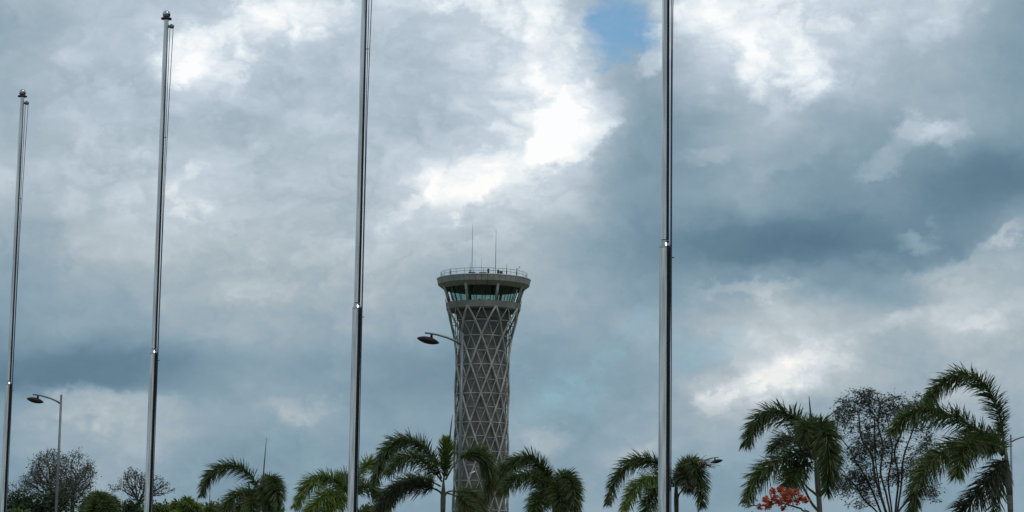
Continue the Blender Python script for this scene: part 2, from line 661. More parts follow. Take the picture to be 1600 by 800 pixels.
# rings: full hoops on the crossing rows, stepped short beams half way between
j = 0
z = ROW0 - STEP / 2
while z > 0.6:
    r = lat_r(z) - 0.08
    b = MB()
    if j % 2 == 1:
        b.tube([cyl(r, 2 * math.pi * i / 48, z) for i in range(48)], 0.058, 5, closed=True)
    else:
        for i in range(16):
            a0 = ROT + R(11.25) + i * R(22.5)
            dz = 0.10 if (i + j // 2) % 2 else -0.10
            b.tube([cyl(r, a0, z + dz), cyl(r * 1.006, a0 + R(11.25), z + dz), cyl(r, a0 + R(22.5), z + dz)], 0.052, 5)
    b.build('ring_beam', 'lattice', tower)
    z += STEP / 2
    j += 1
# concrete core and the drum under the cab
core_r = 38.0 * PXM
b = MB()
b.lathe([(core_r, 0), (core_r, tz(498)), ], 40)
core = b.build('core_wall', 'core', tower)
z = 3.0
while z < tz(500):
    b = MB()
    b.lathe([(core_r, z), (core_r + 0.05, z), (core_r + 0.05, z + 0.16), (core_r, z + 0.16)], 40, closed_profile=True)
    auto_sharp(b.build('floor_joint', 'core', core))
    z += abs(STEP)
b = MB()
b.lathe([(core_r - 0.1, tz(505)), (41.5 * PXM, tz(500)), (43 * PXM, tz(488)), (43 * PXM, tz(482))], 40)
auto_sharp(b.build('cab_drum', 'core', tower))
# gallery band
zb0, zb1 = tz(487.5), tz(475.5)
b = MB()
rb_ = 57.5 * PXM
b.lathe([(40 * PXM, zb0 + 0.02), (rb_ - 0.25, zb0), (rb_, zb0 + 0.18), (rb_ + 0.12, zb1), (rb_ - 0.15, zb1), (44 * PXM, zb1 - 0.3)], 64)
band = auto_sharp(b.build('gallery_band', 'band', tower))
# gallery rail
b = MB()
rr_ = 59.5 * PXM
for dz in (0.22, 0.42, 0.62):
    b.tube([cyl(rr_ + 0.05 * dz, 2 * math.pi * i / 64, zb1 + dz) for i in range(64)], 0.014, 4, closed=True)
for i in range(32):
    a = 2 * math.pi * i / 32
    b.tube([cyl(rr_ - 0.14, a, zb1 - 0.05), cyl(rr_ + 0.03, a, zb1 + 0.62)], 0.014, 4)
b.build('gallery_rail', 'dark', band)
# roof
zf_top, zf_mid, zf_low = tz(438), tz(446.5), tz(453)
r_top, r_mid, r_low = 73.0 * PXM, 71.5 * PXM, 63.0 * PXM
NP = 48
for i in range(NP):
    a0 = ROT + 2 * math.pi * i / NP + R(0.18)
    a1 = ROT + 2 * math.pi * (i + 1) / NP - R(0.18)
    b = MB()
    b.lathe([(r_top, zf_top), (r_mid, zf_mid), (r_low, zf_low), (r_low - 0.02, zf_low + 0.12), (r_mid - 0.12, zf_mid + 0.1), (r_top - 0.12, zf_top)], 2, a0=a0, a1=a1, closed_profile=True)
    b.build('fascia_panel', 'fascia', tower, smooth=False)
b = MB()
b.lathe([(r_top - 0.14, zf_top), (r_mid - 0.16, zf_mid + 0.1), (r_low - 0.05, zf_low + 0.14)], 64)
b.build('fascia_backing', 'soffit', tower)
b = MB()
b.lathe([(r_top + 0.05, zf_top + 0.005), (r_top + 0.05, zf_top + 0.10), (r_top - 0.55, zf_top + 0.16), (r_top - 0.6, zf_top - 0.1), (0.01, zf_top - 0.05)], 64)
roof = auto_sharp(b.build('roof', 'parapet', tower))
b = MB()
b.lathe([(r_low - 0.03, zf_low + 0.03), (0.01, zf_low + 0.10)], 48)
b.build('roof_soffit', 'soffit', tower)
# cab columns
for k in range(8):
    a = ROT + R(22.5) + k * R(45)
    b = MB()
    b.tube([cyl(56.5 * PXM, a, zb1 - 0.1), cyl(65.5 * PXM, a, zf_low + 0.28)], 0.19, 10)
    b.build('cab_column', 'lattice', tower)
# cab glazing: leaning panes in thin mullions
zg0, zg1 = zb1 - 0.25, zf_low + 0.06
rg0, rg1 = 45.5 * PXM, 54.0 * PXM
NG = 24
for i in range(NG):
    a0 = ROT + 2 * math.pi * i / NG + R(0.5)
    a1 = ROT + 2 * math.pi * (i + 1) / NG - R(0.5)
    b = MB()
    b.face([cyl(rg0, a0, zg0), cyl(rg0, a1, zg0), cyl(rg1, a1, zg1), cyl(rg1, a0, zg1)])
    b.build('window_pane', 'glass', tower, smooth=False)
for i in range(NG):
    a = ROT + 2 * math.pi * i / NG
    b = MB()
    b.tube([cyl(rg0, a, zg0), cyl(rg1, a, zg1)], 0.05, 5)
    b.build('mullion', 'dark', tower)
# consoles, cab floor
b = MB()
b.lathe([(0.01, zg0 + 0.1), (rg0 - 0.1, zg0 + 0.1)], 40)
b.build('cab_floor', 'soffit', tower)
rng = random.Random(4)
for i in range(6):
    a = R(-75) + i * R(30)
    b = MB()
    p = cyl(rg0 * 0.6, a, zg0 + 0.27)
    b.box(p, (0.9, 0.6, 0.34), rz=-a)
    b.box(cyl(rg0 * 0.6, a + 0.05, zg0 + 0.55), (0.3, 0.12, 0.2 + rng.random() * 0.3), rz=-a)
    b.build('console', 'dark', tower, smooth=False)
# roof rail
b = MB()
r_rail = 67.5 * PXM
z_r = zf_top + 0.12
for dz in (0.42, 0.78):
    b.tube([cyl(r_rail, 2 * math.pi * i / 64, z_r + dz) for i in range(64)], 0.028, 4, closed=True)
for i in range(28):
    a = 2 * math.pi * i / 28
    b.tube([cyl(r_rail, a, z_r - 0.1), cyl(r_rail, a, z_r + 0.78)], 0.026, 4)
b.build('roof_rail', 'rail', roof)


def tower_local(px, py, dy):
    p = at(px, py, TD + dy)
    return Vector((p.x - TX, dy, p.z))


# antennas and roof gear
for px, top, dy, rad, name in ((738.6, 350, -1.0, 0.05, 'whip_antenna'), (775.2, 359, -1.5, 0.055, 'whip_antenna'), (752.4, 403, -2.0, 0.03, 'whip_antenna'),
                               (734.7, 411, -4.6, 0.045, 'aerial'), (791.7, 413, -4.4, 0.05, 'aerial'), (704.4, 418, -3.4, 0.04, 'aerial'), (807.0, 418.5, -3.4, 0.05, 'aerial')):
    t_ = tower_local(px, top, dy)
    b = MB()
    b.tube([(t_.x, dy, zf_top - 0.1), (t_.x, dy, zf_top + (t_.z - zf_top) * 0.5), (t_.x, dy, t_.z)], [rad, rad * 0.8, rad * 0.45], 6)
    if name == 'aerial':
        b.box((t_.x, dy, zf_top + 0.5), (0.14, 0.14, 0.6))
    if px == 807.0:
        b.tube([(t_.x, dy, t_.z - 0.15), (t_.x + 0.28, dy, t_.z - 0.2), (t_.x + 0.42, dy, t_.z + 0.1)], 0.03, 4)
        b.box((t_.x + 0.42, dy, t_.z + 0.14), (0.1, 0.1, 0.12))
    b.build(name, 'dark' if name == 'aerial' else 'galv', roof)
for px, py, dy, sx, sz, name in ((737.5, 427, -5.0, 0.9, 0.30, 'equipment_base'), (754.5, 427, -5.0, 1.0, 0.26, 'equipment_base'), (763.0, 423.5, -5.0, 0.28, 0.6, 'equipment_box'),
                                 (778.5, 424.5, -5.0, 0.30, 0.5, 'equipment_box'), (783, 426, -5.0, 0.4, 0.36, 'equipment_box')):
    p = tower_local(px, py, dy)
    b = MB()
    b.box((p.x, dy, p.z), (sx, 0.4, sz))
    b.box((p.x, dy, p.z - sz / 2 - 0.25), (sx * 0.5, 0.2, 0.5))
    b.build(name, 'dark', roof, smooth=False)
# pale light bar fixed to the shaft
p0, p1 = tower_local(733.5, 741, -4.1), tower_local(742.5, 736, -4.1)
b = MB()
b.tube([p0, p1], 0.10, 6)
b.build('light_bar', 'white', core)

# ------------------------------------------------------------------ unseen dark block, added right of the forecourt for the flagpole reflections
refl_block = empty('reflection_block', (48, 34, 0))
tag(refl_block, 'unseen dark glazed block added beside the forecourt for its reflection in the flagpoles', 'building')
b = MB()
b.box((0, 0, 9.0), (44, 84, 18))
b.build('wall', 'dark', refl_block, smooth=False)
b = MB()
b.box((-1.5, 0, 18.35), (51, 90, 0.7))
b.build('roof', 'fascia', refl_block, smooth=False)
pane = MB()
pane.box((0, 0, 0), (0.06, 3.36, 2.8))
pane_me = pane.mesh('window_pane', 'dark_glass', smooth=False)
for iy in range(23):
    for iz in range(5):
        o = bpy.data.objects.new('window_pane', pane_me)
        COL.objects.link(o)
        o.parent = refl_block
        o.location = (-22.05, -39.6 + iy * 3.6, 2.9 + iz * 3.3)
for iy in range(12):
    b = MB()
    b.tube([(-25.6, -39.6 + iy * 7.2, 0), (-25.6, -39.6 + iy * 7.2, 18.0)], 0.28, 12)
    b.build('column', 'fascia', refl_block)

# ------------------------------------------------------------------ flag poles
POLE_W = []
J_H = 5.83
TOP_H = 12.39
specs = [
    # joint px, py, depth, label
    (14.0, 598, 'leftmost steel flagpole, the shortest-looking one, at the left edge beside street lamp'),
    (240.5, 549, 'steel flagpole with ball finial just below the top edge, second from the left'),
    (558.0, 478, 'steel flagpole cut by the top edge, standing left of the control tower'),
    (1039.0, 381, 'thickest steel flagpole, standing right of the control tower'),
]
for jx, jy, lab in specs:
    d = ray(jx, jy)
    Y = (J_H - 1.6) / d.z * d.y
    X = d.x / d.y * Y
    p = empty('flagpole', (X, Y, 0.12))
    tag(p, lab, 'flagpole', 'steel flagpoles in a row')
    h0 = J_H - 0.12
    h1 = TOP_H - 0.12
    b = MB()
    b.lathe([(0.01, 0), (0.22, 0), (0.22, 0.03), (0.10, 0.035)], 24)
    auto_sharp(b.build('base_plate', 'galv', p))
    b = MB()
    b.lathe([(0.074, 0.03)] + [(0.074 - 0.0008 * i, 0.03 + (h0 - 0.08) * i / 6) for i in range(1, 7)], 28)
    b.build('lower_tube', 'steel', p)
    b = MB()
    b.lathe([(0.0695, h0 - 0.055), (0.0715, h0 - 0.05), (0.0715, h0 - 0.03), (0.0515, h0 + 0.010), (0.0515, h0 + 0.035), (0.0495, h0 + 0.04)], 28)
    auto_sharp(b.build('joint_collar', 'chrome', p), 20)
    b = MB()
    b.lathe([(0.0495, h0 + 0.05), (0.0485, h0 + 2), (0.047, h0 + 4), (0.046, h1 - 0.26)], 28)
    b.build('upper_tube', 'steel', p)
    b = MB()
    b.lathe([(0.045, h1 - 0.30), (0.1, h1 - 0.285), (0.1, h1 - 0.262), (0.04, h1 - 0.25)], 28)
    auto_sharp(b.build('finial_disc', 'dark', p))
    b = MB()
    b.lathe([(0.076 * math.sin(math.pi * i / 14) + 0.0003, h1 - 0.19 - 0.076 * math.cos(math.pi * i / 14)) for i in range(15)], 24)
    b.build('finial_ball', 'chrome', p)
    # pulley on a short arm to the right
    b = MB()
    zp = h1 - 0.42
    b.tube([(0.03, 0, zp + 0.0), (0.085, 0, zp)], 0.030, 8)
    pl = b.build('pulley', 'galv', p)
    b = MB()
    b.tube([(0.108, -0.02, zp), (0.108, 0.02, zp)], 0.042, 14)
    b.build('pulley_wheel', 'galv', pl)
    # halyard: two runs that close in towards the cleat
    for xt, xb in ((0.076, 0.064), (0.138, 0.074)):
        b = MB()
        pts = [(xt, -0.012, zp)]
        for i in range(1, 9):
            t = i / 8
            x = xt + (xb - xt) * min(1, t * 1.55) ** 0.8
            pts.append((x + (0.006 if t > 0.6 else 0), -0.012, zp - (zp - (h0 - 0.2)) * t))
        pts += [(0.081, -0.014, h0 - 1.5), (0.083, -0.014, 1.25)]
        b.tube(pts, 0.0065, 5)
        b.build('halyard', 'rope', p)
    b = MB()
    b.box((0.083, 0, 1.2), (0.03, 0.02, 0.18))
    b.tube([(0.06, 0, 1.2), (0.09, 0, 1.2)], 0.012, 6)
    b.build('cleat', 'galv', p, smooth=False)
    b = MB()
    b.tube([(0.06, -0.01, h0 - 0.17), (0.112, -0.01, h0 - 0.17)], 0.007, 6)
    b.build('rope_guide', 'dark', p)
    b = MB()
    b.tube([(0.045, -0.012, h1 - 2.55), (0.09, -0.012, h1 - 2.55)], 0.006, 6)
    b.build('rope_clip', 'dark', p)

# ------------------------------------------------------------------ street lamps


def street_lamp(px_joint, py_joint, Y, direction, label, turn=0.0):
    j_ = at(px_joint, py_joint, Y)
    o = empty('street_lamp', (j_.x, Y, 0))
    o.rotation_euler.z = turn
    tag(o, label, 'street lamp', 'street lamps along the road')
    h = j_.z
    s = direction
    b = MB()
    b.tube([(0, 0, 0), (0, 0, 0.6), (0, 0, h * 0.6), (0, 0, h + 0.36)], [0.075, 0.065, 0.054, 0.042], 12)
    b.build('post', 'galv', o)
    b = MB()
    b.lathe([(0.01, 0), (0.2, 0), (0.2, 0.03), (0.11, 0.04), (0.1, 0.35), (0.088, 0.36)], 16)
    auto_sharp(b.build('base', 'galv', o))
    b = MB()
    b.tube([(0, 0, h), (s * 0.20, 0, h + 0.12), (s * 0.45, 0, h + 0.22), (s * 0.75, 0, h + 0.30), (s * 0.95, 0, h + 0.335), (s * 1.12, 0, h + 0.35)],
           [0.036, 0.035, 0.033, 0.030, 0.028, 0.026], 8)
    b.build('arm', 'galv', o)
    tilt = -s * -1 * R(12)
    L = 0.355
    bt = MB()
    bb = MB()
    n, m_ = 18, 10
    def hp(u, a, top):
        # u along -1..1, leaf-shaped plan, blunt at the post end
        x = u * L
        wd = 0.17 * max(0.0, (1 - abs(u) ** 2.2)) ** 0.7
        hh = (0.115 if top else 0.105) * max(0.0, (1 - abs(u) ** 2.0)) ** 0.8
        zz = hh * math.sin(a) * (1 if top else -1)
        yy = wd * math.cos(a)
        ct, st = math.cos(tilt), math.sin(tilt)
        return Vector((x * ct - zz * st, yy, x * st + zz * ct))
    for q, top in ((bt, True), (bb, False)):
        for i in range(n):
            u0, u1 = -1 + 2 * i / n, -1 + 2 * (i + 1) / n
            for k2 in range(m_):
                a0, a1 = math.pi * k2 / m_, math.pi * (k2 + 1) / m_
                q.face([hp(u0, a0, top), hp(u1, a0, top), hp(u1, a1, top), hp(u0, a1, top)])
    bt.tube([(-s * 0.10, 0, 0.05), (-s * 0.10, 0, 0.205)], [0.045, 0.034], 8)
    hs = bt.build('lamp_head', 'lamp', o)
    hs.location = (s * 1.02, 0, h + 0.12)
    bb.build('diffuser', 'diffuser', hs)
    return o


street_lamp(95.2, 631, 88, -1, 'slim grey street lamp in front of the bare trees, arm to the left')
street_lamp(721.8, 539, 67, -1, 'street lamp with dark oval head overlapping the control tower shaft')
street_lamp(1091, 724, 124, 1, 'small far street lamp, head peeking out right of a palm frond')
street_lamp(1579.5, 691, 107, 1, 'street lamp cut by the right edge, behind the tall palm trunk')


def slim_pole(px, top, Y, label, mat, rad):
    t_ = at(px, top, Y)
    o = empty('slim_pole', (t_.x, Y, 0))
    tag(o, label, 'pole')
    b = MB()
    b.tube([(0, 0, 0.05), (0, 0, t_.z * 0.82), (0, 0, t_.z * 0.83), (0, 0, t_.z)], [rad * 1.1, rad, rad * 0.55, rad * 0.3], 8)
    b.build('shaft', mat, o)
    b = MB()
    b.lathe([(0.01, 0), (rad * 2.5, 0), (rad * 2.5, 0.05), (rad, 0.06)], 12)
    b.build('base', 'galv', o)


slim_pole(191.5, 737, 110, 'thin pale pole rising from the shrubs between the bare trees', 'white', 0.05)
slim_pole(328.6, 753, 115, 'thin grey pole under the tip of a drooping palm frond', 'galv', 0.05)

# ------------------------------------------------------------------ palms


def spline(pts, n):
    """Catmull-Rom through 3D points"""
    pts = [Vector(p) for p in pts]
    P_ = [pts[0] * 2 - pts[1]] + pts + [pts[-1] * 2 - pts[-2]]
    out = []
    segs = len(pts) - 1
    for i in range(n + 1):
        x = i / n * segs
        k = min(int(x), segs - 1)
        t = x - k
        a, b_, c, d = P_[k], P_[k + 1], P_[k + 2], P_[k + 3]
        out.append(0.5 * ((2 * b_) + (c - a) * t + (2 * a - 5 * b_ + 4 * c - d) * t * t + (3 * b_ - a - 3 * c + d) * t ** 3))
    return out


def frond_mesh(path, rng, leaf_len, count, start=0.16, width=0.030, plume=1.0, droop=0.22, rach=0.02, forward=0.75):
    b, rb = MB(), MB()
    n = len(path) - 1
    half = path[::2]
    rb.tube(half, [rach * (1 - 0.85 * i / len(half)) for i in range(len(half))], 5)
    for q in range(count):
        t = start + (1 - start) * ((q + rng.random()) / count)
        x = t * n
        k = min(int(x), n - 1)
        p = path[k].lerp(path[k + 1], x - k)
        T = (path[min(k + 1, n)] - path[max(k - 1, 0)]).normalized()
        A = T.cross(Vector((0, 0, 1)))
        if A.length < 0.15:
            A = T.cross(Vector((0.3, 1, 0)))
        A.normalize()
        B = A.cross(T).normalized()
        # plumose: leaflets leave the rachis all round, fewer straight below
        phi = rng.choice((0, math.pi)) + rng.gauss(0.2, 0.8 * plume) * rng.choice((1, 1, -1))
        side = A * math.cos(phi) + B * math.sin(phi)
        u = (t - start) / (1 - start)
        prof = min(1.0, 0.50 + u * 3.2) * (1.0 - 0.55 * max(0, u - 0.55) / 0.45)
        L = leaf_len * prof * rng.uniform(0.72, 1.12)
        fw = forward * rng.uniform(0.75, 1.25) + 0.9 * max(0, u - 0.75) * 4 * 0.5
        D = (T * fw + side).normalized()
        W = D.cross(Vector((rng.gauss(0, 1), rng.gauss(0, 1), rng.gauss(0, 1)))).normalized() * width * rng.uniform(0.75, 1.2) * 0.5
        dr = droop * L * rng.uniform(0.5, 1.6)
        pts = [p + D * (L * s) + Vector((0, 0, -dr * s * s)) for s in (0.0, 0.35, 0.72, 1.0)]
        i0 = len(b.v)
        for pt, ww in zip(pts[:3], (0.6, 1.0, 0.72)):
            b.v.append(tuple(pt - W * ww))
            b.v.append(tuple(pt + W * ww))
        b.v.append(tuple(pts[3]))
        b.f += [(i0, i0 + 1, i0 + 3, i0 + 2), (i0 + 2, i0 + 3, i0 + 5, i0 + 4), (i0 + 4, i0 + 5, i0 + 6)]
        b.m += [0, 0, 0]
    return b, rb


def palm(label, Y, crown, trunk_px, fronds, seed, leaf_len=0.46, mat='frond', spear=None, petioles=(), dry=None, trunk_r=0.06, width=0.021):
    """crown: px where the fronds leave; trunk_px: px of a lower trunk point; fronds: [(points with depth offset), options]"""
    rng = random.Random(seed)
    c = at(crown[0], crown[1], Y)
    lo = at(trunk_px[0], trunk_px[1], Y)
    # carry the trunk's line down to the ground
    slope = (c.x - lo.x) / max(0.01, (c.z - lo.z))
    gx = lo.x - slope * lo.z * 0.6
    o = empty('palm_tree', (gx, Y, 0))
    tag(o, label, 'palm tree', 'foxtail palms')
    org = Vector((gx, Y, 0))
    path = spline([Vector((0, 0, 0)), Vector(((lo.x - gx) * 0.55, 0.02, lo.z * 0.55)), lo - org + Vector((0, 0.0, 0)), c - org], 20)
    zc = (c - org).z
    b = MB()
    low = [p for p in path if p.z < zc - 0.75] or path[:2]
    b.tube(low, [trunk_r * (1.35 - 0.4 * min(1, i / 6)) for i in range(len(low))], 12)
    b.build('trunk', 'palm_trunk', o)
    b = MB()
    up = [low[-1]] + [p for p in path if p.z >= zc - 0.75]
    m = len(up)
    b.tube(up, [trunk_r * (0.95 + 0.22 * math.sin(math.pi * min(1, i / m * 1.3))) * (1 - 0.55 * (i / max(1, m - 1)) ** 2) for i in range(m)], 12)
    b.build('crownshaft', 'crownshaft', o)
    for fr in fronds:
        pts, opt = fr if isinstance(fr, tuple) else (fr, {})
        P3d = [at(x, y, Y + dy) - org for x, y, dy in pts]
        pth = spline(P3d, 26)
        length = sum((a - b_).length for a, b_ in zip(pth, pth[1:]))
        cnt = int(opt.get('count', 165) * 2.1 * max(0.8, length))
        fb, rb = frond_mesh(pth, rng, opt.get('leaf', leaf_len), cnt, start=opt.get('start', 0.09), width=width, plume=opt.get('plume', 1.0),
                        droop=opt.get('droop', 0.25), forward=opt.get('forward', 0.75), rach=opt.get('rach', 0.024))
        fo = fb.build('frond', opt.get('mat', mat), o, smooth=False)
        rb.build('rachis', 'rachis', fo)
    if spear:
        (x0, y0), (x1, y1) = spear
        b = MB()
        s0, s1 = at(x0, y0, Y + 0.05) - org, at(x1, y1, Y + 0.1) - org
        b.tube([c - org, s0, s0.lerp(s1, 0.6), s1], [0.024, 0.024, 0.016, 0.006], 6)
        b.build('spear_leaf', 'rachis', o)
    for pet in petioles:
        b = MB()
        pth = spline([at(x, y, Y + dy) - org for x, y, dy in pet], 10)
        b.tube(pth, [0.03 - 0.0015 * i for i in range(len(pth))], 6)
        b.build('petiole', 'rachis', o)
    if dry:
        b = MB()
        base = at(dry[0], dry[1], Y - 1.5) - org
        for i in range(30):
            d_ = Vector((rng.gauss(0.6, 0.35), rng.gauss(0, 0.5), rng.gauss(0.8, 0.35))).normalized()
            L = rng.uniform(0.25, 0.55)
            b.tube([base, base + d_ * L * 0.6, base + d_ * L + Vector((0.05, 0, -0.12))], [0.011, 0.009, 0.006], 3)
        b.build('dry_flower_stalk', 'dry', o)
    return o


# palm left of centre with the tall spear
palm('dark palm with a tall spear leaf, left frond arching over a thin grey pole', 65, (410, 772), (413, 800), [
    [(409, 775, 0), (398, 752, -0.1), (380, 734, -0.2), (358, 727, -0.3), (336, 735, -0.4), (322, 752, -0.45), (316, 772, -0.5)],
    [(408, 778, 0), (392, 768, -0.4), (372, 772, -0.8), (357, 785, -1.0), (349, 806, -1.1)],
    [(409, 778, 0), (396, 780, -0.5), (380, 788, -0.9), (368, 806, -1.0)],
    ([(412, 772, 0), (419, 752, -0.5), (426, 752, -1.0), (432, 768, -1.4), (434, 794, -1.5)], dict(count=210)),
    ([(412, 774, 0), (415, 764, -0.6), (418, 772, -1.1), (421, 798, -1.4)], dict(count=210)),
    ([(411, 778, 0), (400, 772, -0.6), (395, 788, -1.2), (392, 812, -1.4)], dict(count=190)),
], 11, spear=((411, 748), (416.5, 684)))

# palm behind the third flagpole
palm('bright green palm behind the flagpole left of the tower', 58, (548, 776), (551, 800), [
    ([(546, 778, 0), (534, 758, -0.1), (515, 747, -0.3), (494, 749, -0.5), (476, 764, -0.6), (463, 790, -0.7)], dict(mat='frond_light', count=210)),
    ([(546, 780, 0), (528, 772, -0.5), (508, 776, -0.9), (490, 792, -1.1), (482, 812, -1.2)], dict(mat='frond_light', count=190)),
    ([(546, 782, 0), (532, 782, -0.6), (516, 794, -1.0), (508, 818, -1.2)], dict(mat='frond_light')),
    ([(549, 776, 0), (560, 745, 0.2), (570, 728, 0.4), (580, 722, 0.6), (590, 731, 0.7)], dict(mat='frond_light', leaf=0.40)),
    [(549, 778, 0), (562, 764, 0.2), (576, 760, 0.5), (588, 768, 0.7), (596, 786, 0.8)],
    [(547, 778, 0), (541, 756, 0.5), (538, 746, 1.0), (536, 744, 1.4)],
], 12, spear=((540, 760), (537, 726)))

# palm left of the tower
palm('palm with pale upright trunk and bare petioles directly left of the tower', 55, (693, 752), (692, 800), [
    ([(690, 748, 0), (677, 718, -0.1), (655, 694, -0.2), (630, 688, -0.3), (608, 700, -0.4), (594, 724, -0.5), (586, 752, -0.6)], dict(count=190)),
    ([(690, 752, 0), (672, 728, -0.5), (648, 714, -0.9), (624, 718, -1.2), (606, 738, -1.4)], dict(count=150)),
    ([(683, 765, -0.1), (668, 761, -0.3), (646, 757, -0.4), (622, 762, -0.6), (602, 778, -0.8), (588, 800, -0.9)], dict(mat='frond_dry')),
    [(688, 760, 0), (664, 748, 0.4), (638, 752, 0.8), (616, 768, 1.0), (606, 790, 1.1)],
    ([(693, 752, 0), (696, 728, -0.35), (697, 706, -0.55), (697, 688, -0.6)], dict(leaf=0.42, count=190, forward=1.4, droop=0.05, mat='frond_light')),
    ([(696, 750, 0), (708, 729, 0), (724, 713, 0.1), (742, 706, 0.2), (757, 714, 0.3), (764, 735, 0.4), (764, 765, 0.5)], dict(mat='frond', start=0.28)),
    ([(712, 768, 0.1), (726, 768, 0.3), (740, 776, 0.4), (748, 798, 0.5), (750, 830, 0.5)], dict(start=0.02)),
    ([(696, 770, 0.1), (716, 776, -0.3), (730, 792, -0.5), (738, 822, -0.6)], dict(start=0.3)),
], 13, spear=((703, 682), (707, 648)), petioles=[[(692, 778, 0), (688, 769, -0.05), (676, 763, -0.1), (664, 761, -0.3)], [(694, 776, 0), (699, 769, 0), (708, 767, 0.05), (716, 768, 0.15)]])

# palm right of the tower
palm('dark bushy palm overlapping the right foot of the tower', 57, (864, 776), (867, 800), [
    ([(862, 776, 0), (857, 748, -0.1), (845, 727, -0.2), (825, 716, -0.3), (802, 722, -0.4), (782, 738, -0.5), (766, 760, -0.6), (756, 785, -0.7)], dict(count=205)),
    ([(862, 778, 0), (846, 752, -0.5), (824, 742, -0.9), (800, 750, -1.2), (784, 768, -1.4)], dict(count=170)),
    ([(862, 780, 0), (856, 760, 0.4), (846, 744, 0.9), (834, 740, 1.2)], dict(count=150)),
    ([(865, 776, 0), (874, 750, -0.5), (885, 746, -1.0), (894, 760, -1.4), (899, 788, -1.6)], dict(count=220)),
    ([(864, 780, 0), (868, 764, -0.7), (873, 774, -1.3), (878, 800, -1.6)], dict(count=220)),
    ([(862, 784, 0), (850, 774, -0.6), (840, 784, -1.1), (834, 808, -1.3)], dict(count=210)),
    ([(866, 780, 0), (880, 768, 0.3), (892, 778, 0.6), (898, 806, 0.8)], dict(count=190)),
], 14)

# palm behind the fourth flagpole
palm('palm behind the thickest flagpole with a dried flower stalk beside a lamp', 60, (1056, 752), (1057, 800), [
    ([(1052, 756, 0), (1040, 734, -0.1), (1020, 720, -0.2), (996, 718, -0.3), (974, 731, -0.4), (960, 755, -0.5), (950, 785, -0.6)], dict(count=170)),
    ([(1053, 758, 0), (1034, 746, -0.6), (1010, 750, -1.0), (988, 768, -1.3), (974, 796, -1.5)], dict(count=150, mat='frond_light')),
    ([(1053, 760, 0), (1036, 760, -0.4), (1020, 774, -0.8), (1012, 800, -1.0), (1010, 820, -1)], dict()),
    ([(1058, 754, 0), (1068, 732, -0.4), (1080, 724, -0.9), (1090, 738, -1.2), (1094, 764, -1.4), (1098, 788, -1.4)], dict(count=190)),
    ([(1058, 752, 0), (1066, 736, 0.3), (1076, 722, 0.6), (1086, 718, 0.9)], dict(leaf=0.4)),
    ([(1057, 758, 0), (1064, 742, -0.7), (1070, 744, -1.2), (1076, 764, -1.5)], dict(count=150, mat='frond_dry')),
], 15, dry=(1094, 732), petioles=[[(1058, 790, 0), (1060, 775, 0), (1066, 765, -0.1), (1071, 752, -0.3)]])

# palm with the long spear on the right
palm('tall palm with bushy right side and thin spear, above the red blossoms', 45, (1274, 712), (1281, 800), [
    ([(1272, 716, 0), (1264, 684, -0.1), (1246, 656, -0.2), (1222, 644, -0.3), (1198, 646, -0.4), (1178, 664, -0.5), (1166, 692, -0.6)], dict(count=170)),
    ([(1272, 718, 0), (1254, 708, -0.4), (1228, 716, -0.7), (1202, 728, -0.9), (1180, 748, -1.0), (1166, 780, -1.1)], dict(count=150)),
    ([(1272, 716, 0), (1252, 690, 0.4), (1228, 684, 0.8), (1206, 700, 1.1)], dict(count=110, mat='frond_dry')),
    ([(1274, 712, 0), (1278, 676, -0.5), (1284, 664, -1.0), (1292, 684, -1.4), (1296, 720, -1.5), (1294, 752, -1.5)], dict(count=205)),
    ([(1274, 714, 0), (1270, 678, -0.6), (1262, 664, -1.1), (1256, 680, -1.5)], dict(count=180)),
    ([(1275, 716, 0), (1284, 696, 0.3), (1292, 704, 0.6), (1296, 736, 0.8), (1292, 768, 0.9)], dict(count=150)),
    ([(1270, 722, 0), (1250, 728, -0.6), (1238, 744, -1.0), (1230, 770, -1.2)], dict(count=130)),
], 16, spear=((1267, 652), (1264, 619)), petioles=[[(1281, 778, 0), (1272, 770, -0.1), (1262, 762, -0.2), (1250, 748, -0.4)], [(1280, 800, 0), (1268, 786, -0.1), (1258, 766, -0.2), (1252, 752, -0.3)]], trunk_r=0.055)

# tall palm at the right edge
palm('tallest palm at the right edge, windblown fronds curling to the left', 42, (1571, 700), (1579, 800), [
    ([(1569, 706, 0), (1566, 668, 0), (1556, 630, -0.1), (1536, 599, -0.2), (1508, 586, -0.3), (1480, 593, -0.4), (1460, 610, -0.45), (1452, 624, -0.5)], dict(count=165, leaf=0.40)),
    ([(1568, 708, 0), (1545, 684, -0.3), (1512, 662, -0.5), (1476, 645, -0.7), (1440, 642, -0.9), (1412, 654, -1.0), (1394, 674, -1.1)], dict(count=150)),
    ([(1568, 710, 0), (1540, 694, -0.5), (1506, 692, -0.9), (1472, 706, -1.2), (1446, 734, -1.4), (1430, 768, -1.5), (1424, 800, -1.5)], dict(count=150)),
    ([(1566, 712, 0), (1545, 692, -0.6), (1522, 690, -1.1), (1504, 708, -1.4), (1494, 742, -1.6)], dict(count=140)),
    ([(1570, 716, 0), (1562, 726, -0.3), (1545, 750, -0.5), (1524, 776, -0.6), (1496, 804, -0.7), (1470, 830, -0.8)], dict(count=150, mat='frond_dry')),
    ([(1571, 710, 0), (1562, 692, 0.3), (1552, 680, 0.6), (1538, 682, 0.9)], dict(count=120, leaf=0.36)),
    ([(1572, 720, 0), (1566, 740, 0.2), (1556, 776, 0.3), (1548, 820, 0.3)], dict(count=120, leaf=0.36)),
], 17, trunk_r=0.055)

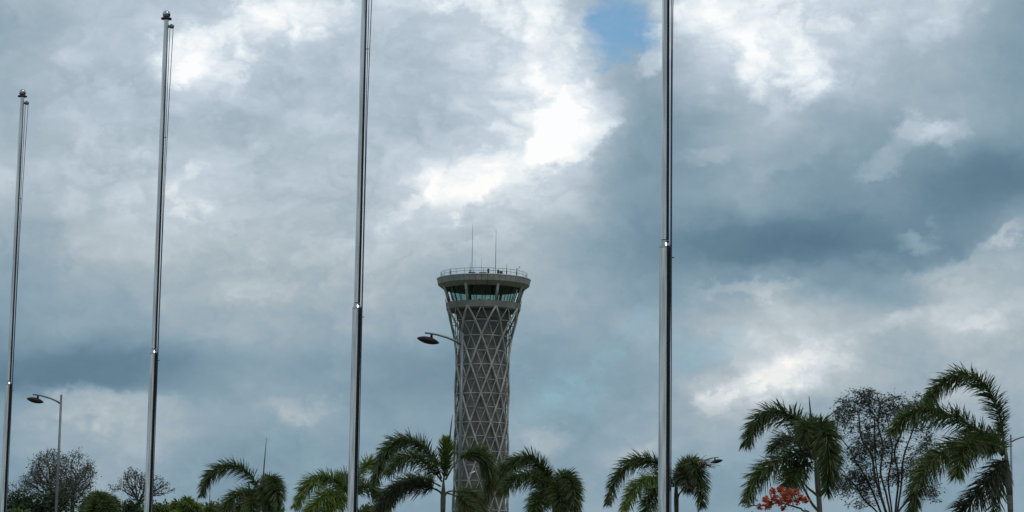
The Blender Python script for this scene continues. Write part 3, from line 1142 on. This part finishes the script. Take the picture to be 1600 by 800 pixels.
# small palms low in the planting
palm('dark spiky palm crown just above the bottom edge between the bare trees', 90, (157, 800), (157, 815), [
    [(157, 800, 0), (150, 786, 0), (142, 783, 0), (134, 794, 0), (128, 812, 0)],
    [(157, 800, 0), (156, 782, -0.4), (158, 778, -0.8), (160, 792, -1.3)],
    [(157, 800, 0), (164, 784, 0), (172, 782, 0), (180, 792, 0), (186, 812, 0)],
    [(157, 800, 0), (150, 788, -0.8), (146, 794, -1.3), (142, 815, -1.5)],
    [(157, 800, 0), (165, 788, -0.8), (170, 796, -1.3), (174, 816, -1.5)],
    [(157, 800, 0), (152, 780, 0.5), (148, 779, 1.0), (142, 788, 1.4)],
], 18, leaf_len=0.55, width=0.045)
palm('small light green palm tip at the bottom, left of the thin grey pole', 80, (290, 806), (290, 820), [
    ([(290, 806, 0), (284, 792, 0), (277, 786, 0), (268, 792, 0)], dict(mat='frond_light')),
    ([(290, 806, 0), (291, 788, -0.3), (293, 783, -0.6), (297, 786, -0.9)], dict(mat='frond_light')),
    ([(290, 806, 0), (298, 794, 0), (306, 790, 0), (314, 798, 0)], dict(mat='frond_light')),
    ([(290, 806, 0), (282, 800, -0.6), (276, 806, -1), (270, 818, -1)], dict(mat='frond_light')),
], 19, leaf_len=0.38, width=0.04)

# ------------------------------------------------------------------ broadleaf trees: space colonisation


def grow(attractors, trunk, limbs, step, influence, kill, iters, rng):
    nodes = [np.array(p, float) for p in trunk]
    par = [-1] + list(range(len(trunk) - 1))
    for lb in limbs:
        for k, p in enumerate(lb[1:]):
            par.append(0 if k == 0 else len(nodes) - 1)
            nodes.append(np.array(p, float))
    A = np.array(attractors, float)
    alive = np.ones(len(A), bool)
    N = np.array(nodes)
    D = np.linalg.norm(A[:, None] - N[None], axis=2)
    near = D.argmin(1)
    nd = D.min(1)
    for it in range(iters):
        use = alive & (nd < influence)
        if not use.any():
            use = alive & (nd < nd[alive].min() * 1.2) if alive.any() else use
            if not use.any():
                break
        dirs = {}
        for i in np.nonzero(use)[0]:
            d = A[i] - N[near[i]]
            d = d / (np.linalg.norm(d) + 1e-9)
            dirs.setdefault(near[i], []).append(d)
        new, np_ = [], []
        for k, ds in dirs.items():
            d = np.sum(ds, 0) + rng.normal(0, 0.18, 3) + np.array([0, 0, 0.05])
            d = d / (np.linalg.norm(d) + 1e-9)
            new.append(N[k] + d * step)
            np_.append(k)
        base = len(N)
        newN = np.array(new)
        N = np.vstack([N, newN])
        par += np_
        D = np.linalg.norm(A[:, None] - newN[None], axis=2)
        m = D.min(1)
        am = D.argmin(1) + base
        better = m < nd
        nd = np.where(better, m, nd)
        near = np.where(better, am, near)
        alive &= nd > kill
        if not alive.any():
            break
    return N, par


def tree(name, label, cat, Y, base_px, trunk_pts, lobes, n_att, seed, step, bark, leafmat, leaf, leaves_per_tip, kill=None, tip_r=0.012, influence=None, flat=1.0, group=None, leaf_prob=1.0, iters=90, power=2.3, cluster=0.12, limbs=(), along=0.5, clump=28, twigs=0.0):
    """trunk_pts: px points from low to fork; lobes: (px, py, rx px, ry px, depth m, depth offset)"""
    rng = np.random.default_rng(seed)
    pm = Y / F_PX
    base = at(base_px, 800, Y)
    org = Vector((base.x, Y, 0))
    o = empty(name, org)
    tag(o, label, cat, group)
    att = []
    vols = np.array([l[2] * l[3] for l in lobes], float)
    for l, c in zip(lobes, (vols / vols.sum() * n_att).astype(int)):
        ce = at(l[0], l[1], Y + (l[5] if len(l) > 5 else 0)) - org
        k = 0
        cents = []
        while len(cents) < max(5, c // clump):
            v = rng.uniform(-1, 1, 3)
            rr = np.linalg.norm(v)
            if rr <= 0.95 and rng.random() < 0.3 + 0.7 * rr:
                cents.append(v)
        while k < c:
            v = cents[rng.integers(len(cents))] + rng.normal(0, 0.15 if clump < 40 else 0.22, 3)
            if np.linalg.norm(v) > 1.12:
                continue
            att.append((ce.x + v[0] * l[2] * pm, ce.y + v[1] * l[4], ce.z + v[2] * l[3] * pm))
            k += 1
    tr = [Vector((0, 0, 0))] + [at(x, y, Y + dy) - org for x, y, dy in trunk_pts]
    tp = spline(tr, max(6, int((tr[-1] - tr[0]).length / step)))
    lp = []
    for lb in limbs:
        lp.append([tuple(p) for p in spline([Vector((0, 0, 0.3))] + [at(x, y, Y + dy) - org for x, y, dy in lb], max(6, int(2.5 / step)))])
    N, par = grow(att, [tuple(p) for p in tp], lp, step, influence or step * 7, kill or step * 1.2, iters, rng)
    n = len(N)
    kids = [[] for _ in range(n)]
    for i, p in enumerate(par):
        if p >= 0:
            kids[p].append(i)
    rad = np.zeros(n)
    for i in range(n - 1, -1, -1):
        rad[i] = tip_r if not kids[i] else (sum(rad[k] ** power for k in kids[i])) ** (1 / power)
    # chains
    trunk_n = len(tp) + sum(len(l) - 1 for l in lp)
    bt, bl = MB(), MB()
    stack = [(-1, 0)]
    while stack:
        p, i = stack.pop()
        chain = [p, i] if p >= 0 else [i]
        while kids[i]:
            ks = sorted(kids[i], key=lambda k: -rad[k])
            for k in ks[1:]:
                stack.append((i, k))
            i = ks[0]
            chain.append(i)
        if len(chain) > 1:
            rr = [rad[c] for c in chain]
            if p >= 0:
                rr[0] = min(rr[0], rr[1] * 1.25)
            nn = 8 if max(rr) > 0.06 else (5 if max(rr) > 0.025 else 3)
            (bt if chain[min(1, len(chain) - 1)] < trunk_n else bl).tube([Vector(N[c]) for c in chain], rr, nn, cap=False)
    bt.build('trunk', bark, o)
    lf = MB()
    prng = random.Random(seed)
    for i in range(trunk_n, n):
        tip = not kids[i]
        if (tip or len(kids[i]) == 1 and rad[i] < tip_r * 1.9 and prng.random() < along) and prng.random() < leaf_prob:
            for q in range(leaves_per_tip if tip else max(1, leaves_per_tip // 2)):
                c = Vector(N[i]) + Vector((prng.gauss(0, 1), prng.gauss(0, 1), prng.gauss(0, 0.8))) * cluster
                d = Vector((prng.gauss(0, 1), prng.gauss(0, 1), prng.gauss(-0.2, 0.7))).normalized()
                if twigs:
                    bl.tube([Vector(N[i]), Vector(N[i]).lerp(c, 0.5) + Vector((0, 0, 0.012)), c], [twigs, twigs * 0.8, twigs * 0.6], 3, cap=False)
                x, y = frame_of(d)
                a = prng.random() * 6.3
                sd = x * math.cos(a) + y * math.sin(a)
                L = leaf * prng.uniform(0.6, 1.3)
                lf.face([c, c + d * L * 0.5 + sd * L * 0.24, c + d * L, c + d * L * 0.5 - sd * L * 0.24])
    bl.build('branches', bark, o)
    if lf.f:
        lf.build('leaves', leafmat, o, smooth=False)
    return o


tree('bare_tree', 'sparse grey-brown tree whose crown rises right behind the left street lamp', 'tree', 160, 113, [(113, 800, 0), (113, 775, 0)],
     [(117, 742, 30, 38, 1.6), (128, 772, 22, 22, 1.3), (100, 765, 22, 26, 1.2)], 2400, 21, 0.10, 'greybark', 'leaf_dull', 0.13, 8, kill=0.12, tip_r=0.009, cluster=0.14, leaf_prob=0.8, influence=1.0)
tree('bare_tree', 'wide sparse grey-brown tree left of the slim street lamp, tallest at the far left', 'tree', 165, 80, [(80, 800, 0), (80, 780, 0)],
     [(78, 738, 32, 34, 1.7), (58, 752, 24, 22, 1.3), (90, 765, 26, 28, 1.3)], 2400, 22, 0.10, 'greybark', 'leaf_dull', 0.13, 8, kill=0.12, tip_r=0.009, cluster=0.15, leaf_prob=0.8, influence=1.0)
tree('bare_tree', 'low sparse pale tree beside the leftmost flagpole', 'tree', 168, 34, [(34, 800, 0), (34, 790, 0)],
     [(32, 768, 26, 17, 1.4), (46, 775, 24, 20, 1.2), (18, 782, 16, 16, 1)], 1300, 23, 0.10, 'greybark', 'leaf_dull', 0.12, 4, kill=0.13, tip_r=0.008, cluster=0.12, leaf_prob=0.7, influence=1.0)
tree('bare_tree', 'bare domed tree spreading behind the second flagpole', 'tree', 150, 216, [(216, 800, 0), (216, 786, 0)],
     [(205, 750, 22, 20, 1.2), (238, 758, 26, 20, 1.2), (184, 762, 17, 10, 0.9), (258, 764, 15, 11, 0.9), (218, 766, 26, 16, 1.0)], 2300, 24, 0.09, 'bark', 'leaf_dull', 0.11, 4, kill=0.11, tip_r=0.010, cluster=0.10, leaf_prob=0.7, influence=1.0)
tree('slender_tree', 'upright many-stemmed tree with sparse tiny leaves beside the tall palm', 'tree', 52, 1392, [(1394, 830, 0), (1393, 795, 0), (1388, 752, 0), (1394, 706, 0), (1388, 662, 0)],
     [(1350, 645, 44, 34, 0.7), (1385, 640, 40, 30, 0.8), (1425, 650, 38, 36, 0.7), (1345, 710, 34, 45, 0.6), (1385, 710, 30, 50, 0.6), (1440, 720, 26, 50, 0.6), (1330, 765, 34, 32, 0.5), (1345, 745, 30, 30, 0.5), (1318, 640, 20, 14, 0.3), (1450, 765, 22, 24, 0.3), (1360, 770, 20, 26, 0.4)],
     3000, 25, 0.05, 'bark', 'leaf_grey', 0.062, 11, kill=0.062, tip_r=0.0042, influence=0.5, cluster=0.075, leaf_prob=0.7, along=0.2, clump=70, power=2.6, twigs=0.003,
     limbs=[[(1384, 830, 0.1), (1376, 800, 0.15), (1356, 752, 0.2), (1338, 722, 0.2), (1326, 700, 0.2), (1306, 676, 0.2)],
            [(1386, 830, 0.2), (1372, 802, 0.3), (1350, 780, 0.4), (1334, 756, 0.4), (1316, 742, 0.4)],
            [(1396, 830, 0.0), (1404, 800, 0.1), (1428, 768, 0.2), (1436, 738, 0.3), (1452, 712, 0.3)],
            [(1392, 830, -0.2), (1386, 778, -0.3), (1376, 738, -0.4), (1380, 700, -0.5), (1372, 662, -0.5), (1376, 632, -0.5)],
            [(1388, 830, -0.1), (1384, 800, -0.2), (1368, 748, -0.3), (1362, 712, -0.3), (1346, 684, -0.3), (1342, 648, -0.3)],
            [(1398, 830, 0.1), (1400, 790, 0.2), (1404, 745, 0.3), (1398, 705, 0.3), (1411, 668, 0.3), (1408, 640, 0.3)],
            [(1400, 830, -0.1), (1408, 760, -0.2), (1412, 715, -0.25), (1428, 668, -0.3)],
            [(1390, 830, 0.2), (1378, 780, 0.4), (1368, 720, 0.5), (1366, 650, 0.5)]])

# flame tree with red blossoms
fl = tree('flame_tree', 'low flame tree with clusters of red blossoms under the palm fronds', 'tree', 36, 1275, [(1270, 830, 0), (1252, 795, 0)],
          [(1222, 776, 26, 8, 0.3), (1200, 788, 20, 9, 0.25), (1240, 786, 14, 6, 0.2), (1168, 790, 14, 9, 0.2)], 130, 26, 0.07, 'bark', 'leaf_light', 0.06, 7, kill=0.10, tip_r=0.006, cluster=0.07, leaf_prob=0.9, influence=1.2)
prng = random.Random(5)
for (x, y, s) in ((1219, 766, 5), (1236, 770, 7), (1226, 777, 8), (1210, 778, 8), (1196, 782, 6), (1203, 787, 7), (1253, 779, 7), (1258, 782, 5), (1243, 769, 4), (1233, 784, 7), (1218, 786, 7), (1199, 792, 5), (1207, 768, 5), (1224, 794, 5), (1187, 793, 4), (1246, 784, 5)):
    b = MB()
    c0 = at(x, y, 36 + prng.uniform(-0.15, 0.15)) - Vector(fl.location)
    for i in range(int(s * 14)):
        c = c0 + Vector((prng.gauss(0, 1), prng.gauss(0, 1), prng.gauss(0, 0.8))) * (s * 36 / F_PX * 0.40)
        d = Vector((prng.gauss(0, 1), prng.gauss(0, 1), prng.gauss(0.3, 1))).normalized()
        x_, y_ = frame_of(d)
        L = prng.uniform(0.035, 0.06)
        b.face([c, c + d * L * 0.6 + x_ * L * 0.5, c + d * L, c + d * L * 0.6 - x_ * L * 0.5])
    b.build('blossom_cluster', 'blossom', fl, smooth=False)


# leafy shrubs showing over the bottom edge
def shrub(label, Y, lobes, n, leaf, mat, seed):
    prng = random.Random(seed)
    pm = Y / F_PX
    base = at(lobes[0][0], 800, Y)
    org = Vector((base.x, Y, 0))
    o = empty('shrub', org)
    tag(o, label, 'shrub', 'leafy shrubs along the bottom edge')
    b = MB()
    lf = MB()
    tot = sum(l[2] * l[3] for l in lobes)
    for (x, y, rx, ry) in lobes:
        c = at(x, y, Y) - org
        for k in range(5):
            e = c + Vector((prng.gauss(0, 0.5) * rx * pm, prng.gauss(0, 0.4), prng.uniform(-0.2, 0.7) * ry * pm))
            b.tube(spline([Vector((prng.gauss(0, 0.1), prng.gauss(0, 0.1), 0)), Vector((e.x * 0.4, e.y * 0.4, e.z * 0.5)), e], 8), [0.07 - 0.007 * i for i in range(9)], 5)
        for q in range(int(n * rx * ry / tot)):
            v = Vector((prng.gauss(0, 1), prng.gauss(0, 1), prng.gauss(0, 1))).normalized() * (prng.random() ** 0.45)
            lump = (1.35 if prng.random() < 0.06 else 1.0) + 0.34 * math.sin(v.x * 7 + seed) * math.cos(v.z * 6 + v.y * 5)
            p = c + Vector((v.x * rx * pm, v.y * rx * pm, v.z * ry * pm)) * lump
            d = (Vector((prng.gauss(0, 1), prng.gauss(0, 1), prng.gauss(0.2, 0.8))) + v).normalized()
            x_, y_ = frame_of(d)
            a = prng.random() * 6.3
            sd = x_ * math.cos(a) + y_ * math.sin(a)
            L = leaf * prng.uniform(0.6, 1.4)
            lf.face([p, p + d * L * 0.5 + sd * L * 0.26, p + d * L, p + d * L * 0.5 - sd * L * 0.26])
    b.build('stems', 'bark', o)
    lf.build('leaves', mat, o, smooth=False)
    return o


shrub('dark green leafy shrub at the far left below the sparse trees', 140, [(45, 798, 40, 26), (86, 792, 30, 28), (20, 800, 22, 26)], 5200, 0.22, 'leaf_dark', 31)
shrub('dark shrub at the bottom between spiky palm and second flagpole', 120, [(205, 800, 28, 16), (190, 806, 24, 16)], 2400, 0.18, 'leaf_dark', 32)
shrub('yellow-green shrub right of the second flagpole at the bottom', 100, [(255, 803, 24, 16), (238, 806, 18, 18), (272, 806, 14, 12)], 2400, 0.16, 'leaf_light', 33)
shrub('light green shrub below the drooping palm frond beside the thin grey pole', 95, [(330, 804, 24, 16), (345, 808, 18, 14), (310, 808, 16, 14)], 2400, 0.16, 'leaf_light', 34)
shrub('yellow-green shrub peeking up right of the third flagpole', 90, [(588, 806, 24, 16), (570, 808, 16, 14)], 1800, 0.15, 'leaf_light', 35)
shrub('small yellow-green shrub at the bottom right of the spear palm', 95, [(432, 806, 14, 12)], 900, 0.14, 'leaf_light', 36)
shrub('small yellow-green shrub at the bottom left edge', 100, [(32, 808, 18, 12), (18, 808, 12, 12)], 1000, 0.15, 'leaf_light', 37)
